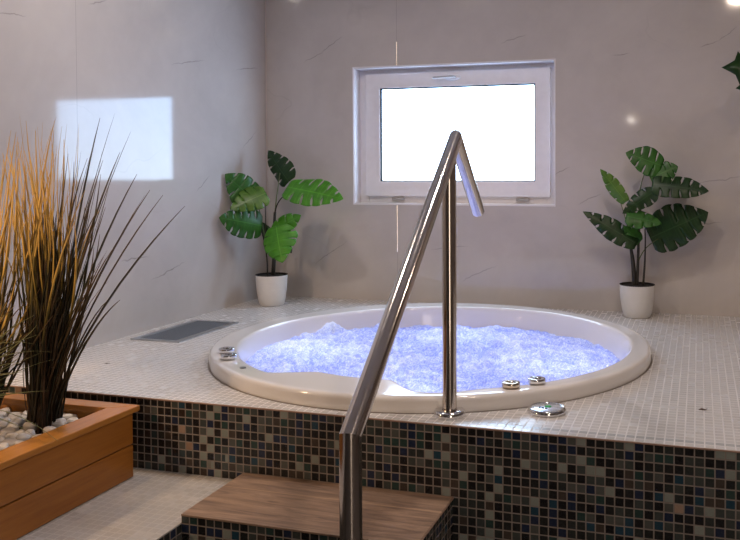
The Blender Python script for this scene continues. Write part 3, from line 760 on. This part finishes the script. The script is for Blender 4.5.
# reed grass clumps: every blade grows from the clump foot
class Blades:
    def __init__(s): s.bm = bmesh.new(); s.uv = s.bm.loops.layers.uv.new('UVMap'); s.k = 0
    def add(s, pts, w, n=9):
        P = bez(pts, n); s.k += 1; uvv = (s.k*.6180339) % 1; rings = []
        side = (P[-1]-P[0]).cross(V((0, 1, 0))); side = V((1, 0, 0)) if side.length < 1e-4 else V((rg.uniform(.5, 1), rg.uniform(-.6, .6), 0)).normalized()
        for i, p in enumerate(P):
            t = i/n; T = (P[min(i+1, n)]-P[max(i-1, 0)]).normalized(); a = (side-T*side.dot(T)).normalized(); b = T.cross(a)
            ww = w*(1-t**4*.85); rings.append([s.bm.verts.new(p+a*ww), s.bm.verts.new(p+b*ww*.45), s.bm.verts.new(p-a*ww), s.bm.verts.new(p-b*ww*.25)])
        for i in range(n):
            for k in range(4):
                f = s.bm.faces.new((rings[i][k], rings[i][(k+1) % 4], rings[i+1][(k+1) % 4], rings[i+1][k])); f.smooth = True
                for lp, tt in zip(f.loops, (i/n, i/n, (i+1)/n, (i+1)/n)): lp[s.uv].uv = (tt, uvv)
    def out(s, name, mat, parent): return rel(build(name, s.bm, mat, None), parent)
def grow(B, c, spread, tip_u, tip_v, yr, w, bow=.03):
    b = V((c[0]+rg.uniform(-spread, spread), c[1]+rg.uniform(-spread, spread), -.070))
    t = at(tip_u, tip_v, c[1]+rg.uniform(*yr)); m1 = b.lerp(t, .35); m1.z += .05; m2 = b.lerp(t, .7); m2.z += .05
    m1 += V((rg.uniform(-bow, bow), rg.uniform(-bow, bow), 0)); m2 += V((rg.uniform(-bow, bow), rg.uniform(-bow, bow), 0))
    B.add([b, m1, m2, t], w)
c1 = clumps[0]
g1 = thing('reed_grass', 'tall dense reed grass clump with dark core, rightmost in the wooden planter', 'grass clump', (c1[0], c1[1], -.070), 'reed grasses in the planter')
B = Blades()
for u, v in [(185, 206), (163, 195), (150, 190), (137, 174), (131, 131), (115, 113), (100, 118), (120, 152), (103, 160), (108, 310-10), (96, 175), (120, 300), (92, 150), (145, 195), (112, 250), (78, 160)]:
    b = V((c1[0]+rg.uniform(.0, .035), c1[1]+rg.uniform(-.03, .03), -.07)); t = at(u, v, c1[1]+rg.uniform(-.05, .08))
    m1 = b.lerp(t, .4); m1.x -= .02+.10*max(0, (u-110)/75)*.5; m1.z += .05; m2 = b.lerp(t, .75); m2.z += .05; m2.x -= .01
    B.add([b, m1, m2, t], .0034)
for i in range(40): grow(B, (c1[0]+.005, c1[1]), .035, rg.uniform(60, 112), rg.uniform(150, 330), (-.08, .08), .003)
B.out('dark_blades', M['blade_dark'], g1)
B = Blades()
for i in range(105): 
    u = rg.gauss(38, 20); grow(B, c1, .035, u, rg.uniform(114, 230), (-.12, .1), rg.uniform(.0017, .0042), .06)
B.out('gold_tipped_blades', M['blade'], g1)
B = Blades()
for i in range(110): grow(B, c1, .036, rg.gauss(50, 10), rg.uniform(200, 330), (-.08, .06), .0042, .02)
B.out('short_blades', M['blade_core'], g1)
c2 = clumps[1]
g2 = thing('reed_grass', 'golden reed grass clump at the left edge, just left of the dense clump', 'grass clump', (c2[0], c2[1], -.070), 'reed grasses in the planter')
B = Blades()
for i in range(60): grow(B, c2, .04, rg.gauss(8, 18), rg.uniform(118, 330), (-.12, .12), rg.uniform(.003, .0048), .06)
B.out('gold_tipped_blades', M['blade'], g2)
B = Blades()
for i in range(40): grow(B, c2, .04, rg.gauss(10, 20), rg.uniform(230, 370), (-.1, .1), .003, .03)
B.out('dark_blades', M['blade_dark'], g2)
c3 = clumps[2]
g3 = thing('reed_grass', 'low pale green grass clump arching over the pebbles at the left edge', 'grass clump', (c3[0], c3[1], -.070), 'reed grasses in the planter')
B = Blades()
for i in range(60): grow(B, c3, .035, rg.gauss(5, 22), rg.uniform(300, 400), (-.15, .15), .0024, .06)
for (u, v), hz in (((46, 444), .10), ((58, 441), .12), ((30, 432), .08), ((52, 352), .1), ((34, 344), .12)):
    b = V((c3[0], c3[1], -.07)); t = at(u, v, -.42); m1 = b.lerp(t, .3); m1.z += hz+.03; m2 = b.lerp(t, .7); m2.z += hz; B.add([b, m1, m2, t], .0018)
B.out('pale_blades', M['blade_pale'], g3)

# ------------------------------------------------------------------ lamps
def lamp(kind, name, loc, power, col, size=.2, aim=None, spread=None, spot=None, blend=.5):
    d = bpy.data.lights.new(name, kind); d.energy = power; d.color = col
    if kind == 'AREA':
        d.shape = 'DISK'; d.size = size
        if spread: d.spread = radians(spread)
    else: d.shadow_soft_size = size
    if kind == 'SPOT': d.spot_size = radians(spot); d.spot_blend = blend
    o = bpy.data.objects.new(name, d); C.objects.link(o); o.location = loc
    if aim is not None: o.rotation_euler = (V(aim)-V(loc)).to_track_quat('-Z', 'Y').to_euler()
    return o
WARM = (1.0, .78, .62)
glow = emit('lamp_diffuser', (1, .85, .7), 6)
for i, (x, y, pw, lb) in enumerate(((1.96, -.75, 10, 'round ceiling lamp above the right side of the room'), (.05, .25, 9, 'added round ceiling lamp, unseen, filling light over the planter side'), (2.6, .9, 3, 'added round ceiling lamp, unseen, filling light over the right end of deck'), (1.2, .45, 8, 'added round ceiling lamp, unseen, filling light over the tub'))):  # first lamp known by its wall reflection; other three added as unseen fill
    t = thing('ceiling_lamp', lb, 'lamp', (x, y, ZC), 'ceiling lamps')
    bm = bmesh.new(); lathe(bm, [(.055, 0), (.062, 0), (.06, -.006), (.05, -.006), (.048, 0)], (0, 0, 0), 40); build('trim_ring', bm, M['alu'], t, smooth=True)
    bm = bmesh.new(); lathe(bm, [(.048, -.002), (0, -.002)], (0, 0, 0), 32); build('diffuser', bm, glow, t)
    lamp('AREA', 'ceiling_lamp_light', (x, y, ZC-.012), pw, WARM if x > 1.5 else (1, .87, .79), .10, (x, y, 0))
q = V((.93, YF, 1.27)); t = thing('wall_lamp', 'half-round wall lamp on the wall facing the window', 'lamp', q)
bm = bmesh.new(); lathe(bm, [(0, -.05), (.06, -.05), (.10, .0), (.095, .0), (0, -.03)], (0, .05, 0), 32); build('shade', bm, M['pvc'], t, smooth=True)
bm = bmesh.new(); bmesh.ops.create_uvsphere(bm, u_segments=16, v_segments=10, radius=.035, matrix=Matrix.Translation((0, .05, .01))); build('bulb', bm, emit('wall_lamp_bulb', (1, .88, .76), 40), t, smooth=True)
q = V((XL, -.98, .80)); t = thing('added_sconce', 'added warm box sconce, unseen, on the left wall to light the reed grass', 'lamp', q)
boxes('back_plate', M['alu'], t, (0.0005, .008, -.035, .035, -.06, .06)); boxes('shade', M['pvc'], t, (.008, .06, -.03, .03, -.05, -.045), (.008, .012, -.03, .03, -.045, .05), (.008, .06, -.03, -.026, -.045, .05))
lamp('SPOT', 'added_sconce_light', (XL+.07, -.97, .82), 30, (1.0, .66, .38), .03, (-.15, -.1, .28), spot=75, blend=.7)  # added side light that warms the grass, planter and tub rim
# added warm spot without a fixture, gilding the reeds; LED lamps under the water
lamp('SPOT', 'planter_fill_spot', (-.50, .10, 2.0), 30, (1.0, .66, .36), .03, (-.30, -.30, .2), spot=44, blend=.6)
for x, y in ((.15, .85), (1.15, .95), (.66, .45), (.66, 1.35)):
    lamp('POINT', 'underwater_led', (x, y, -.26), 2.1, (.57, .64, 1.0), .05)
w_ = bpy.data.worlds.new('world'); sc.world = w_; w_.use_nodes = True
w_.node_tree.nodes['Background'].inputs[0].default_value = (.6, .75, 1, 1); w_.node_tree.nodes['Background'].inputs[1].default_value = 1
